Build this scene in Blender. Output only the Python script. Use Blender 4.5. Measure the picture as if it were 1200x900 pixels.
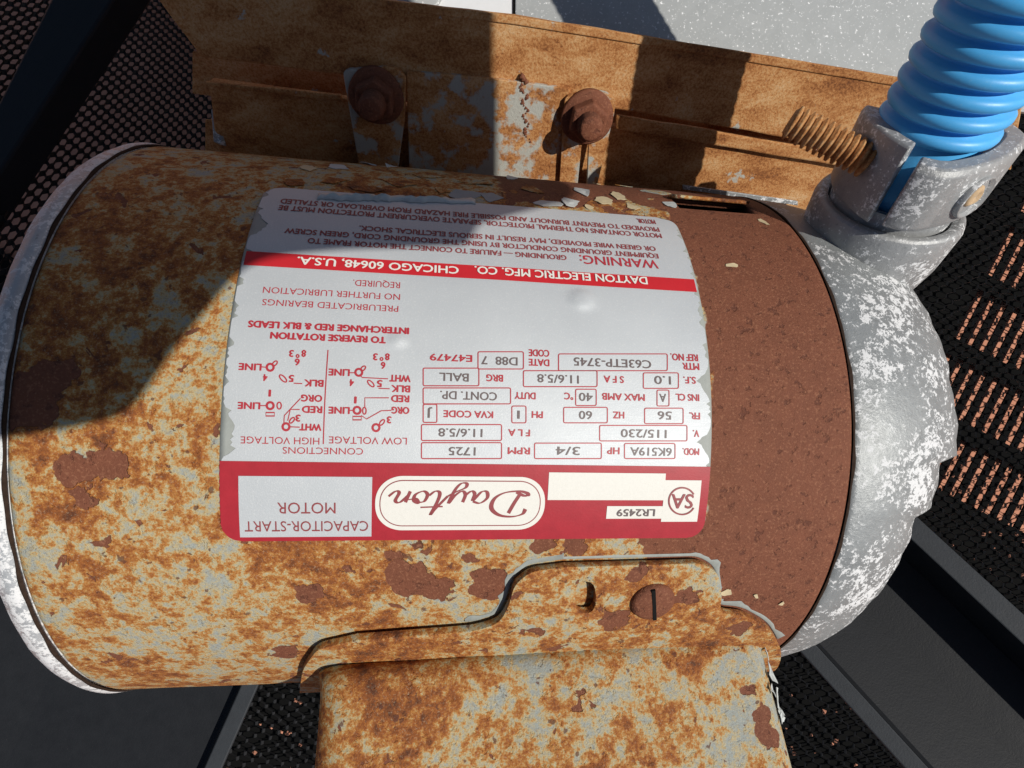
import bpy, bmesh, math, random
import numpy as np
from mathutils import Vector, Matrix

random.seed(7); np.random.seed(7)
for o in list(bpy.data.objects): bpy.data.objects.remove(o)
SC = bpy.context.scene
COL = SC.collection

# ------------------------------------------------------------------ camera, sky, sun
F = 640.0                       # focal length in pixels of the 1200 x 900 photograph
CAMH = 0.385                    # metres above the ground
cam = bpy.data.cameras.new('camera'); cam_o = bpy.data.objects.new('camera', cam); COL.objects.link(cam_o)
cam.sensor_width = 36; cam.lens = F/1200*36; cam.clip_start = 0.004; cam.clip_end = 200
cam_o.location = (0, 0, CAMH); SC.camera = cam_o
SUN = Vector((0.565, -0.12, 0.80)).normalized()          # direction towards the sun
w = bpy.data.worlds.new('World'); SC.world = w; w.use_nodes = True
nt = w.node_tree; bg = nt.nodes['Background']
sky = nt.nodes.new('ShaderNodeTexSky'); sky.sky_type = 'NISHITA'; sky.sun_disc = False
sky.sun_elevation = math.asin(SUN.z); sky.sun_rotation = math.atan2(SUN.x, SUN.y)
nt.links.new(sky.outputs[0], bg.inputs[0]); bg.inputs[1].default_value = 0.055
sl = bpy.data.lights.new('sun', 'SUN'); sl.energy = 4.2; sl.angle = math.radians(0.5); sl.color = (1.0, 0.95, 0.87)
so = bpy.data.objects.new('sun', sl); COL.objects.link(so); so.rotation_euler = SUN.to_track_quat('Z', 'Y').to_euler()
so.location = SUN*2
vs = SC.view_settings; vs.view_transform = 'Standard'; vs.look = 'None'; vs.gamma = 1; vs.exposure = 0.0

# ------------------------------------------------------------------ helpers (work in millimetres, camera at the origin looking down -z)
MM = 0.001
OFF = Vector((0, 0, CAMH))
def ray(u, v): return Vector(((u-600)/F, -(v-450)/F, -1.0))
def pix(u, v, d): return ray(u, v)*d                        # a point on the pixel's ray at depth d mm
def on_plane(u, v, p0, n):
    r = ray(u, v); return r*(n.dot(p0)/n.dot(r))
def W(p): return Vector(p)*MM + OFF                         # mm, camera-centred -> world metres

def tag(o, label=None, cat=None, group=None, kind=None):
    for k, val in (('label', label), ('category', cat), ('group', group), ('kind', kind)):
        if val: o[k] = val
    return o
def empty(name, loc=(0, 0, 0)):
    o = bpy.data.objects.new(name, None); COL.objects.link(o); o.location = loc; o.empty_display_size = 0.01; return o
def mesh_obj(name, verts, faces, mat, parent=None, smooth=False, scale=MM, bevel=0, subsurf=0):
    me = bpy.data.meshes.new(name)
    me.from_pydata([tuple(Vector(p)*scale) for p in verts], [], faces); me.update()
    o = bpy.data.objects.new(name, me); COL.objects.link(o)
    if mat: me.materials.append(mat)
    if parent: o.parent = parent
    if smooth:
        for p in me.polygons: p.use_smooth = True
    if bevel:
        m = o.modifiers.new('bevel', 'BEVEL'); m.width = bevel*MM; m.segments = 2; m.limit_method = 'ANGLE'; m.angle_limit = 0.6
    if subsurf:
        m = o.modifiers.new('sub', 'SUBSURF'); m.levels = m.render_levels = subsurf
    return o
def recalc(o):
    bm = bmesh.new(); bm.from_mesh(o.data); bmesh.ops.recalc_face_normals(bm, faces=bm.faces); bm.to_mesh(o.data); bm.free(); return o
def prism(name, poly, direction, mat, parent=None, bevel=0, smooth=False):
    """closed polygon (list of Vector, mm) pushed along a vector"""
    n = len(poly); d = Vector(direction)
    vts = [Vector(p) for p in poly] + [Vector(p)+d for p in poly]
    fs = [list(range(n)), list(range(2*n-1, n-1, -1))] + [[i, i+n, (i+1) % n+n, (i+1) % n] for i in range(n)]
    return recalc(mesh_obj(name, vts, fs, mat, parent, smooth, bevel=bevel))
def loft(name, rings, mat, parent=None, smooth=True, closed=True, cap=True, bevel=0):
    n = len(rings[0]); vts = [p for r in rings for p in r]; fs = []
    for i in range(len(rings)-1):
        for j in range(n if closed else n-1):
            k = (j+1) % n; fs.append([i*n+j, i*n+k, (i+1)*n+k, (i+1)*n+j])
    if cap and closed: fs += [list(range(n))[::-1], list(range((len(rings)-1)*n, len(rings)*n))]
    return recalc(mesh_obj(name, vts, fs, mat, parent, smooth, bevel=bevel))
def frame(a):
    a = Vector(a).normalized(); h = Vector((0, 0, 1)) if abs(a.z) < 0.9 else Vector((1, 0, 0))
    x = a.cross(h).normalized(); return a, x, a.cross(x)
def lathe(name, base, axis, prof, mat, parent=None, seg=40, smooth=True, x=None, wob=0):
    a, e1, e2 = frame(axis); base = Vector(base)
    rings = []
    for t, r in prof:
        rings.append([base + a*t + (e1*math.cos(q)+e2*math.sin(q))*r*(1+wob*math.sin(3*q+t)) for q in [2*math.pi*k/seg for k in range(seg)]])
    return loft(name, rings, mat, parent, smooth)
def smooth_by_angle(o, deg=35):
    bm = bmesh.new(); bm.from_mesh(o.data)
    for f_ in bm.faces: f_.smooth = True
    for e in bm.edges:
        if len(e.link_faces) == 2 and e.calc_face_angle(0) > math.radians(deg): e.smooth = False
    bm.to_mesh(o.data); bm.free(); return o
def round_poly(pts, rad, seg=5):
    """round the corners of a 2D polygon [(x, y)], rad a number or a list"""
    out = []; n = len(pts)
    for i, p in enumerate(pts):
        r = rad[i] if isinstance(rad, (list, tuple)) else rad
        p = Vector(p).to_2d(); a = Vector(pts[i-1]).to_2d()-p; b = Vector(pts[(i+1) % n]).to_2d()-p
        k = min(r, a.length*.45, b.length*.45); s, e = p+a.normalized()*k, p+b.normalized()*k
        for j in range(seg+1):
            t = j/seg; q = s*(1-t)**2+p*2*t*(1-t)+e*t*t; out.append((q.x, q.y))
    return out

# ------------------------------------------------------------------ materials
class M:
    def __init__(s, name):
        s.m = bpy.data.materials.new(name); s.m.use_nodes = True; s.t = s.m.node_tree
        s.b = s.t.nodes['Principled BSDF']; s.x = {}
    def n(s, kind, **kw):
        q = s.t.nodes.new('ShaderNode'+kind)
        for k, v_ in kw.items(): setattr(q, k, v_)
        return q
    def l(s, a, b): s.t.links.new(a, b)
    def inp(s, sock, val):
        if hasattr(val, 'is_linked') or isinstance(val, bpy.types.NodeSocket): s.l(val, sock)
        else: sock.default_value = val
    def co(s, scale=1000.0, stretch=(1, 1, 1)):
        q = s.n('TexCoord'); mp = s.n('Mapping'); s.l(q.outputs['Object'], mp.inputs[0])
        mp.inputs['Scale'].default_value = [scale*k for k in stretch]; return mp.outputs[0]
    def noise(s, co, scale, detail=6, rough=.6, dist=0):
        q = s.n('TexNoise'); s.l(co, q.inputs['Vector']); q.inputs['Scale'].default_value = scale
        q.inputs['Detail'].default_value = detail; q.inputs['Roughness'].default_value = rough; q.inputs['Distortion'].default_value = dist
        return q.outputs['Fac']
    def vor(s, co, scale, feature='F1', out='Distance', rnd=1):
        q = s.n('TexVoronoi', feature=feature); s.l(co, q.inputs['Vector']); q.inputs['Scale'].default_value = scale
        q.inputs['Randomness'].default_value = rnd; return q.outputs[out]
    def math(s, op, a, b=0.0, clamp=False):
        q = s.n('Math', operation=op, use_clamp=clamp); s.inp(q.inputs[0], a); s.inp(q.inputs[1], b); return q.outputs[0]
    def ramp(s, fac, stops, interp='LINEAR'):
        q = s.n('ValToRGB'); s.l(fac, q.inputs[0]); cr = q.color_ramp; cr.interpolation = interp
        while len(cr.elements) < len(stops): cr.elements.new(.5)
        for e, (p, c) in zip(cr.elements, stops):
            e.position = p; e.color = (*c, 1) if isinstance(c, (tuple, list)) else (c, c, c, 1)
        return q.outputs[0]
    def step(s, fac, a, b): 
        q = s.n('MapRange', interpolation_type='SMOOTHSTEP'); s.l(fac, q.inputs[0])
        q.inputs[1].default_value = a; q.inputs[2].default_value = b; return q.outputs[0]
    def mix(s, fac, a, b, mode='MIX'):
        q = s.n('Mix', data_type='RGBA', blend_type=mode); s.inp(q.inputs[0], fac)
        for k, val in ((6, a), (7, b)):
            if isinstance(val, (tuple, list)): q.inputs[k].default_value = (*val, 1)
            else: s.l(val, q.inputs[k])
        return q.outputs[2]
    def bump(s, h, strength=.5, dist=.0003, prev=None):
        q = s.n('Bump'); s.l(h, q.inputs['Height']); q.inputs['Strength'].default_value = strength; q.inputs['Distance'].default_value = dist
        if prev: s.l(prev, q.inputs['Normal'])
        return q.outputs[0]
    def out(s, col=None, rough=None, metal=None, normal=None, spec=None):
        for k, val in (('Base Color', col), ('Roughness', rough), ('Metallic', metal), ('Normal', normal), ('Specular IOR Level', spec)):
            if val is None: continue
            if isinstance(val, tuple): s.b.inputs[k].default_value = (*val, 1)
            else: s.inp(s.b.inputs[k], val)
        return s.m

GREY = (.31, .34, .32); CREAM = (.47, .375, .19); OCHRE = (.44, .195, .045); ORANGE = (.29, .090, .019); BROWN = (.10, .034, .015); MAROON = (.205, .075, .045)
def rust_paint(name, patches=(), bare=None, bias=0.0, lean=0, flake=.60, streak=(1, 1, 1)):
    """weathered grey enamel: rust staining, blown-off patches with raised paint rims, optional fully bare zone"""
    m = M(name); co = m.co(stretch=streak)
    big = m.noise(co, .035, 3, .5); mid = m.noise(co, .17, 7, .66, .3); fine = m.noise(co, .70, 6, .78); grit = m.noise(co, 2.2, 4, .7)
    v = m.math('ADD', m.math('MULTIPLY', mid, .58), m.math('MULTIPLY', fine, .46))
    v = m.math('ADD', v, m.math('MULTIPLY', big, .30)); v = m.math('ADD', v, -.16+bias)
    if lean:
        sx = m.n('SeparateXYZ'); m.l(co, sx.inputs[0]); v = m.math('ADD', v, m.math('MULTIPLY', sx.outputs[0], lean))
    stain = m.ramp(v, [(.40, GREY), (.455, tuple(.5*a+.5*b for a, b in zip(GREY, CREAM))), (.49, CREAM), (.525, OCHRE), (.58, ORANGE), (.68, BROWN)])
    col = m.mix(m.math('MULTIPLY', m.step(grit, .54, .66), .5), stain, (.17, .075, .03))
    col = m.mix(m.math('MULTIPLY', m.step(grit, .46, .34), .28), col, (.56, .50, .35))
    col = m.mix(m.math('MULTIPLY', m.step(m.noise(co, .45, 3, .5), .66, .70), .8), col, (.11, .040, .024))
    # blown paint
    pn = m.noise(co, .16, 4, .55, .6); hole = m.step(m.math('ADD', pn, m.math('MULTIPLY', fine, .08)), flake+.04, flake+.055)
    if patches:
        warp = m.n('VectorMath', operation='MULTIPLY_ADD'); nz = m.n('TexNoise'); m.l(co, nz.inputs['Vector']); nz.inputs['Scale'].default_value = .22; nz.inputs['Detail'].default_value = 4
        m.l(nz.outputs['Color'], warp.inputs[0]); warp.inputs[1].default_value = (9, 9, 9); m.l(co, warp.inputs[2])
        best = None
        for (c, r) in patches:
            d = m.n('VectorMath', operation='DISTANCE'); m.l(warp.outputs[0], d.inputs[0]); d.inputs[1].default_value = [k+4.5 for k in c]
            q = m.math('DIVIDE', d.outputs['Value'], r); best = q if best is None else m.math('MINIMUM', best, q)
        hole = m.math('MAXIMUM', hole, m.math('SUBTRACT', 1, m.step(best, .93, 1.0)))
    if bare:
        hole = m.math('MAXIMUM', hole, bare(m, co, pn, fine))
    pit = m.step(m.noise(co, .42, 4, .62), .575, .66)
    bare_c = m.mix(m.noise(co, .25, 5, .7), (.125, .042, .022), (.225, .080, .042))
    bare_c = m.mix(m.math('MULTIPLY', pit, .62), bare_c, (.085, .028, .017))
    bare_c = m.mix(m.math('MULTIPLY', m.step(m.noise(co, 1.7, 2, .5), .52, .70), .6), bare_c, (.30, .13, .07))
    col = m.mix(hole, col, bare_c)
    h = m.math('SUBTRACT', m.math('ADD', m.math('MULTIPLY', fine, .45), m.math('MULTIPLY', grit, .3)), m.math('ADD', m.math('MULTIPLY', hole, .55), m.math('MULTIPLY', pit, .25)))
    return m.out(col, m.math('ADD', .62, m.math('MULTIPLY', fine, .25)), 0.0, m.bump(h, .75, .0008), .3)

def shell_bare(m, co, pn, fine):
    sp = m.n('SeparateXYZ'); m.l(co, sp.inputs[0]); s_, y_, z_ = sp.outputs
    th = m.math('ARCTAN2', y_, z_)                                   # + towards the mounting rail
    wob = m.math('MULTIPLY', m.math('SUBTRACT', pn, .5), 7)
    lim = m.math('ADD', 33.0, m.math('MULTIPLY', m.step(th, -.10, -.75), 7))    # edge drifts along below the nameplate
    a = m.step(m.math('SUBTRACT', m.math('ADD', s_, wob), lim), -.4, .4)
    t2 = m.math('MULTIPLY', m.step(m.math('ADD', th, m.math('MULTIPLY', m.math('SUBTRACT', pn, .5), .7)), .83, .85), m.step(m.math('ADD', s_, wob), -14, -12))
    return m.math('MAXIMUM', a, t2)

def flat(name, col, rough=.6, metal=0, spec=.4, var=.12, sc=.4):
    m = M(name); co = m.co(); n_ = m.noise(co, sc, 5, .65)
    c = m.mix(n_, tuple(k*(1-var) for k in col), tuple(min(1, k*(1+var)) for k in col))
    return m.out(c, rough, metal, m.bump(m.noise(co, 2.2, 3), .12, .0002), spec)

def cast_alu(name, base=(.40, .42, .43), white=.35):
    m = M(name); co = m.co(); a = m.noise(co, .42, 6, .72, .5); b = m.noise(co, 1.3, 5, .7); c = m.noise(co, .06, 3, .5)
    chalk = m.step(m.math('ADD', m.math('ADD', m.math('MULTIPLY', a, .6), m.math('MULTIPLY', b, .42)), m.math('MULTIPLY', c, .35)), .765-white*.10, .80-white*.10)
    col = m.mix(a, tuple(k*.70 for k in base), tuple(k*1.2 for k in base)); col = m.mix(m.math('MULTIPLY', m.step(c, .45, .62), .35), col, tuple(k*.62 for k in base)); col = m.mix(m.math('MULTIPLY', chalk, .9), col, (.72, .73, .74))
    col = m.mix(m.math('MULTIPLY', m.step(m.noise(co, .9, 3), .62, .70), .5), col, (.16, .17, .17))
    return m.out(col, m.math('ADD', .42, m.math('MULTIPLY', chalk, .3)), m.math('SUBTRACT', .18, m.math('MULTIPLY', chalk, .18)), m.bump(m.math('ADD', a, m.math('MULTIPLY', b, .6)), .32, .0006), .45)

def rail_rust(name, grey=.0):
    m = M(name); co = m.co(stretch=(.45, 1, 1)); co2 = m.co()
    a = m.noise(co, .12, 7, .65, .3); b = m.noise(co2, 1.3, 5, .75); c = m.noise(co2, .05, 3, .5); g = m.noise(co2, .11, 6, .62)
    v = m.math('ADD', m.math('MULTIPLY', a, .5), m.math('MULTIPLY', b, .5))
    col = m.ramp(v, [(.33, (.10, .036, .015)), (.42, (.26, .098, .030)), (.49, (.42, .185, .062)), (.56, (.53, .30, .13)), (.68, (.64, .46, .28))])
    col = m.mix(m.step(g, .655-grey*.17, .70-grey*.13), col, (.40, .40, .36))
    col = m.mix(m.math('MULTIPLY', m.step(b, .60, .68), .6), col, (.15, .06, .025))
    return m.out(col, .8, 0.0, m.bump(m.math('ADD', m.math('MULTIPLY', a, .5), b), .5, .0006), .25)

def galv(name):
    m = M(name); co = m.co(); sp = m.vor(co, .24, out='Color'); sep = m.n('SeparateColor'); m.l(sp, sep.inputs[0])
    a = m.noise(co, .9, 5, .75); c = m.noise(co, .05, 3, .5); d = m.noise(co, .6, 4, .7)
    col = m.mix(m.math('MULTIPLY', sep.outputs[0], .5), (.33, .345, .345), (.41, .425, .425)); col = m.mix(m.math('MULTIPLY', a, .5), col, (.38, .395, .395))
    fl = m.step(m.math('ADD', m.math('MULTIPLY', a, .75), m.math('MULTIPLY', d, .35)), .62, .67)
    col = m.mix(fl, col, (.82, .83, .83))
    return m.out(col, m.math('ADD', .48, m.math('MULTIPLY', a, .2)), .15, m.bump(a, .2, .0003), .5)

def black_paint(name, col=(.016, .018, .021), rough=.52):
    m = M(name); co = m.co(); a = m.noise(co, .18, 6, .7); b = m.noise(co, 1.2, 4, .7)
    c = m.mix(m.math('MULTIPLY', a, .8), col, tuple(k*2.1 for k in col)); c = m.mix(m.math('MULTIPLY', m.step(b, .68, .76), .45), c, (.13, .12, .115))
    return m.out(c, m.math('ADD', rough-.1, m.math('MULTIPLY', a, .2)), 0, m.bump(m.math('ADD', a, b), .25, .0004), .22)

def foil(name):
    m = M(name); co = m.co(); a = m.noise(m.co(stretch=(.10, 1, 1)), 3.5, 3, .7); g = m.noise(co, 3.2, 2, .6); b = m.noise(co, .05, 4, .55)
    col = m.mix(b, (.46, .49, .515), (.58, .61, .63)); col = m.mix(m.math('MULTIPLY', m.step(g, .52, .75), .35), col, (.74, .75, .74))
    col = m.mix(m.math('MULTIPLY', m.step(m.noise(co, .45, 6, .75), .62, .70), .30), col, (.46, .48, .48))
    return m.out(col, m.math('ADD', .52, m.math('MULTIPLY', a, .14)), .22, m.bump(m.math('ADD', m.math('MULTIPLY', g, .5), m.math('MULTIPLY', b, 2)), .22, .0003), .5)

# point on the shell in motor-local mm: s along the axis, th degrees (+ away from the rail)
C0 = Vector((0, -12.6215, -200.2)); AX = Vector((.98941, -.03262, -.14141)).normalized(); UP = Vector((.032950, .99946, 0)).normalized()
UP = (UP - AX*UP.dot(AX)).normalized(); NM = AX.cross(UP).normalized(); R = 82.5
def inv(u, v, rad=R):
    """pixel -> (s, arc mm) where its ray meets the shell"""
    d = ray(u, v); mm_ = d-AX*d.dot(AX); ww = C0-AX*C0.dot(AX)
    a, b, c = mm_.dot(mm_), -2*mm_.dot(ww), ww.dot(ww)-rad*rad
    t = (-b-math.sqrt(max(0, b*b-4*a*c)))/(2*a); q = d*t-C0; s = q.dot(AX)
    return s, rad*math.atan2(-q.dot(UP), q.dot(NM))
def cyl(s, arc, dr=0.0):
    t = arc/R; return Vector((s, -(R+dr)*math.sin(t), (R+dr)*math.cos(t)))
def loc(p):                    # camera-centred mm -> motor-local mm
    q = Vector(p)-C0; return Vector((q.dot(AX), q.dot(UP), q.dot(NM)))
def P3(u, v, dr=0): return cyl(*inv(u, v), dr)

patch_px = [(125, 545, 6), (86, 548, 5), (95, 583, 4), (478, 678, 8.5), (512, 690, 5), (574, 686, 7.5), (368, 694, 4), (350, 702, 3), (672, 640, 4.5), (640, 634, 4), (335, 765, 5), (550, 655, 2.6), (30, 470, 9), (60, 440, 6), (460, 650, 3), (765, 637, 6), (792, 639, 8), (818, 642, 9), (826, 655, 9)]
MAT = {}
MAT['shell'] = rust_paint('weathered_shell', [(P3(u, v), r*.66) for u, v, r in patch_px], shell_bare, .012, flake=.66)
MAT['cover'] = rust_paint('weathered_cover', [(loc(pix(678, 815, 128)), 3.2), (loc(pix(750, 805, 128)), 2.6), (loc(pix(884, 812, 136)), 2.6), (loc(pix(893, 838, 135)), 3.2), (loc(pix(899, 862, 134)), 3.0), (loc(pix(862, 752, 139)), 2), (loc(pix(873, 765, 139)), 2)], None, .01, flake=.68, lean=-.0010)
MAT['flange'] = rust_paint('weathered_flange', [(P3(715, 716, 3), 4), (P3(860, 725, 3), 3), (P3(740, 662, 3), 2.5), (P3(625, 728, 3), 2.5), (P3(800, 690, 3), 3)], None, .035, flake=.64)
MAT['bare'] = rust_paint('bare_rust', [], lambda m, co, pn, fine: m.math('ADD', 1.0, 0.0))
MAT['alu'] = cast_alu('chalky_cast_aluminium', (.285, .302, .308), .42); MAT['alu_white'] = cast_alu('oxidised_aluminium_rim', (.46, .48, .50), 1.0); MAT['clamp'] = cast_alu('die_cast_clamp', (.34, .35, .355), .40)
MAT['rail'] = rail_rust('rusty_rail'); MAT['rail_grey'] = rail_rust('rusty_rail_grey', 1.1)
MAT['galv'] = galv('galvanised_sheet'); MAT['black'] = black_paint('black_enamel', (.009, .010, .012), .6); MAT['black2'] = black_paint('black_enamel_paler', (.022, .025, .029), .6)  # second black is the paler one, for the channel lips
MAT['wire'] = black_paint('black_mesh_paint', (.013, .013, .014), .45)
MAT['foil'] = foil('nameplate_foil'); MAT['red'] = flat('nameplate_red', (.36, .021, .033), .5, 0, .3, .22, .3); MAT['stripe'] = flat('nameplate_red_stripe', (.52, .02, .028), .5, 0, .3, .1)
MAT['ink'] = flat('red_ink', (.40, .03, .045), .5); MAT['ink_dark'] = flat('dark_red_ink', (.26, .05, .055), .5); MAT['ink_grey'] = flat('stamped_ink', (.13, .10, .10), .5)
MAT['white'] = flat('nameplate_white', (.72, .71, .66), .55, 0, .3, .07, 1.5); MAT['wornfilm'] = flat('worn_film', (.31, .33, .31), .6, 0, .4, .2)
MAT['flake'] = flat('paint_flake', (.50, .53, .52), .55, 0, .4, .15); MAT['flake_cream'] = flat('paint_flake_stained', (.55, .46, .29), .6, 0, .4, .25)
MAT['flake_blue'] = flat('paint_flake_blue', (.24, .30, .33), .5, 0, .4, .12)
MAT['flake_grey'] = flat('paint_flake_grey', (.29, .315, .30), .6, 0, .3, .35)
MAT['pan_shade'] = flat('shade_black_pan', (.006, .006, .006), .95, 0, .05)  # near-black colour stands in for the deep shade under the mesh
MAT['dark'] = flat('dark_gap', (.01, .01, .01), .9, 0, .1)
def blue():
    m = M('blue_conduit_plastic'); co = m.co(); a = m.noise(co, .15, 4, .6); b = m.noise(co, 1.5, 4, .7)
    c = m.mix(a, (.055, .36, .74), (.095, .46, .88)); c = m.mix(m.math('MULTIPLY', m.step(b, .55, .75), .25), c, (.30, .52, .70))
    return m.out(c, m.math('ADD', .34, m.math('MULTIPLY', b, .2)), 0, m.bump(b, .1, .0002), .5)
MAT['blue'] = blue()
def ground_m():
    m = M('terracotta_ground'); co = m.co(); a = m.noise(co, .04, 5, .6); b = m.noise(co, .6, 5, .7)
    c = m.mix(a, (.46, .17, .10), (.66, .31, .20)); c = m.mix(m.math('MULTIPLY', b, .4), c, (.46, .25, .18))
    return m.out(c, .85, 0, m.bump(b, .5, .001), .2)
MAT['ground'] = ground_m()

# ------------------------------------------------------------------ ground and far surfaces
GD = CAMH/MM                          # depth of the ground
g = mesh_obj('ground', [(-4000, -4000, -GD), (4000, -4000, -GD), (4000, 4000, -GD), (-4000, 4000, -GD)], [[0, 1, 2, 3]], MAT['ground'])
g.location = OFF; tag(g, 'sunlit terracotta paving seen through the black mesh', 'ground', kind='structure')

def world_mesh(name, verts, faces, mat, **kw):
    o = mesh_obj(name, verts, faces, mat, **kw); o.location = OFF; return o

# expanded metal: zigzag strands that meet at bonds
def expanded_metal(name, origin, ex, ey, nx, ny, a, b, wdt, tall, label, keep, group=None):
    ex, ey = Vector(ex).normalized(), Vector(ey).normalized(); ez = ex.cross(ey); V_, F_ = [], []
    tilt = ey*.62+ez*.78; wv = ey*.78-ez*.62
    for j in range(ny):
        sg = 1 if j % 2 == 0 else -1
        prev = None
        for i in range(nx*4+1):
            k = i % 4; x = (i//4)*a + (0, .30, .5, .80)[k]*a; yy = j*b + sg*(b*.5-wdt*.25)*(1 if k in (0, 1) else -1)
            jx, jy = (random.random()-.5)*.10*a, (random.random()-.5)*.10*b
            c = Vector(origin)+ex*(x+jx)+ey*(yy+jy)
            if not keep(c): prev = None; continue
            base = len(V_)
            for p_, q_ in ((-.5, -.5), (.5, -.5), (.5, .5), (-.5, .5)): V_.append(c+wv*wdt*p_+tilt*tall*q_)
            if prev is not None:
                for e in range(4): F_.append([prev+e, prev+(e+1) % 4, base+(e+1) % 4, base+e])
            prev = base
    o = world_mesh(name, V_, F_, MAT['wire']); tag(o, label, 'mesh panel', group); return o
def pxof(c): return 600+F*c.x/-c.z, 450-F*c.y/-c.z
MD = 322.0
def keep_floor(c):
    u, v = pxof(c); return (v > 560 and u < 1290) or (u > 1000 and v > 100)
expanded_metal('mesh_panel', (380, -330, -MD), (.12, 1, 0), (-1, .12, 0), 95, 170, 7.2, 4.5, .62, 1.4, 'black expanded metal mesh spread beneath and right of the motor', keep_floor)
# steep mesh wall in the shaded corner left of the rail
def keep_wall(c):
    u, v = pxof(c); return -90 < u < 300 and -110 < v < 420
lw0 = pix(-80, 330, 210); lw1 = pix(310, 230, 330); lw2 = pix(60, -120, 330)
expanded_metal('mesh_panel', lw0+(lw0-lw2)*.2+(lw0-lw1)*.3, lw1-lw0, lw2-lw0, 62, 130, 6.2, 3.9, .95, 2.6, 'black expanded metal mesh in the shaded corner beside the rusty rail', keep_wall)

# slotted grille between the mesh and the ground on the right
def pan():
    D = GD-6.0; nrm = Vector((0, 0, 1)); th = 1.2
    e_u = Vector((.454, .891, 0)); e_r = Vector((e_u.y, -e_u.x, 0)); o0 = pix(1118, 395, D)
    LW, LH, PW, PH = 5.0, 38.0, 9.2, 49.5; root = empty('slotted_pan', W(o0)); V_, F_ = [], []
    def add(x0, x1, y0, y1):
        b_ = len(V_)
        for z in (0, -th):
            for x, y in ((x0, y0), (x1, y0), (x1, y1), (x0, y1)): V_.append(e_r*x+e_u*y+nrm*z)
        F_.extend([[b_, b_+1, b_+2, b_+3], [b_+7, b_+6, b_+5, b_+4]]+[[b_+k, b_+4+k, b_+4+(k+1) % 4, b_+(k+1) % 4] for k in range(4)])
    nx = 22
    for r in range(-12, 12):
        y = r*PH; LB = -900 if r < -5 else -470
        if -2 <= r <= 3:
            add(LB, nx*PW+300, y+LH, y+PH); add(LB, 0, y+.001, y+LH-.001); add(nx*PW+.001, nx*PW+300, y+.001, y+LH-.001)
            for i in range(nx): add(i*PW+LW, (i+1)*PW, y+.001, y+LH-.001)
        else: add(LB, nx*PW+300, y+.0005, y+PH-.0005)  # solid rows added to darken the ground below the mesh
    mesh_obj('slotted_plate', V_, F_, MAT['pan_shade'], root)
    tag(root, 'black slotted pan with sunlit terracotta showing through its slots, solid part added to stand for shade', 'pan')
    V_, F_ = [], []; rnd = random.Random(3)  # chips added to imitate spots of sun on the ground
    for _ in range(9000):
        p = pix(rnd.uniform(-150, 1350), rnd.uniform(-150, 1050), D-.2); u, v = pxof(p)
        if 230 < u < 1040 and 120 < v < 780: continue
        if (u < 400 and v < 500) or (u > 1000 and v < 545) or rnd.random() > .3: continue
        r_ = rnd.uniform(.8, 2.6); b_ = len(V_); a_ = rnd.random()*6
        for k in range(4): V_.append(p+Vector((math.cos(a_+k*1.57)*r_*rnd.uniform(.5, 1), math.sin(a_+k*1.57)*r_*rnd.uniform(.5, 1), 0)))
        V_.append(p+Vector((rnd.uniform(-.4, .4), rnd.uniform(-.4, .4), r_*.7)))
        F_.extend([[b_+k, b_+(k+1) % 4, b_+4] for k in range(4)])
    o = world_mesh('sun_spot_chips', V_, F_, MAT['ground']); tag(o, 'terracotta chips standing in for sunlit spots of ground under the mesh', 'chips', kind='stuff')
pan()

# black steel channels of the stand
def channel(name, px, label, lips=True):
    """a trough with two lips: one lip edge runs from pixel a to b, the other starts at c"""
    (a, b, c, dep, deep, t0, t1) = px
    A_, C_ = pix(*a, dep[0]), pix(*c, dep[0]); run = pix(*b, dep[1])-A_
    B_, D_ = A_+run*t1, C_+run*t1; A_, C_ = A_+run*t0, C_+run*t0; root = empty(name, W((A_+C_)/2))
    def sec(p, q):
        e = (q-p); wv = e.normalized(); L_ = e.length; dn = Vector((0, 0, -1))
        return [p, p+wv*6.5, p+wv*9+dn*deep*.55, p+wv*L_*.5+dn*deep, q-wv*9+dn*deep, q-wv*8.2+dn*0, q]
    s0, s1 = sec(A_, C_), sec(B_, D_); o = (A_+C_)/2; th = Vector((0, 0, -2.2))
    parts = [('lip', [0, 1], MAT['black2']), ('web', [1, 2, 3, 4], MAT['black']), ('wall', [4, 5], MAT['black']), ('lip', [5, 6], MAT['black2'])]
    for nm, idx, mt in parts:
        V_, F_ = [], []
        for i in idx: V_ += [s0[i]-o, s1[i]-o, s1[i]+th-o, s0[i]+th-o]
        for i in range(len(idx)-1):
            for e in range(4): F_.append([i*4+e, i*4+(e+1) % 4, (i+1)*4+(e+1) % 4, (i+1)*4+e])
        F_ += [[0, 1, 2, 3], [len(V_)-1, len(V_)-2, len(V_)-3, len(V_)-4]]
        recalc(mesh_obj(nm, V_, F_, mt, root, bevel=.5))
    tag(root, label, 'steel channel'); return root
channel('steel_channel', ((938, 764), (1060, 900), (1082, 612), (215, 198), 24, -.35, 2.4), 'black steel channel running out from under the bare aluminium end bell')
channel('steel_channel', ((306, 795), (262, 895), (-110, 560), (228, 222), 12, -.3, 4.0), 'black steel channel under the shell end with the white oxidised rim')
bar_o = pix(60, 110, 225)
bar = prism('black_bar', [pix(u, v, d)-bar_o for u, v, d in ((-40, 195, 225), (58, 0, 225), (80, -44, 225), (160, -44, 225), (132, 0, 225), (-40, 262, 225))], (0, 0, -15), MAT['black'], bevel=1.2)
bar.location = W(bar_o); tag(bar, 'black painted flat bar crossing the mesh in the shaded corner', 'bar')

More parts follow.
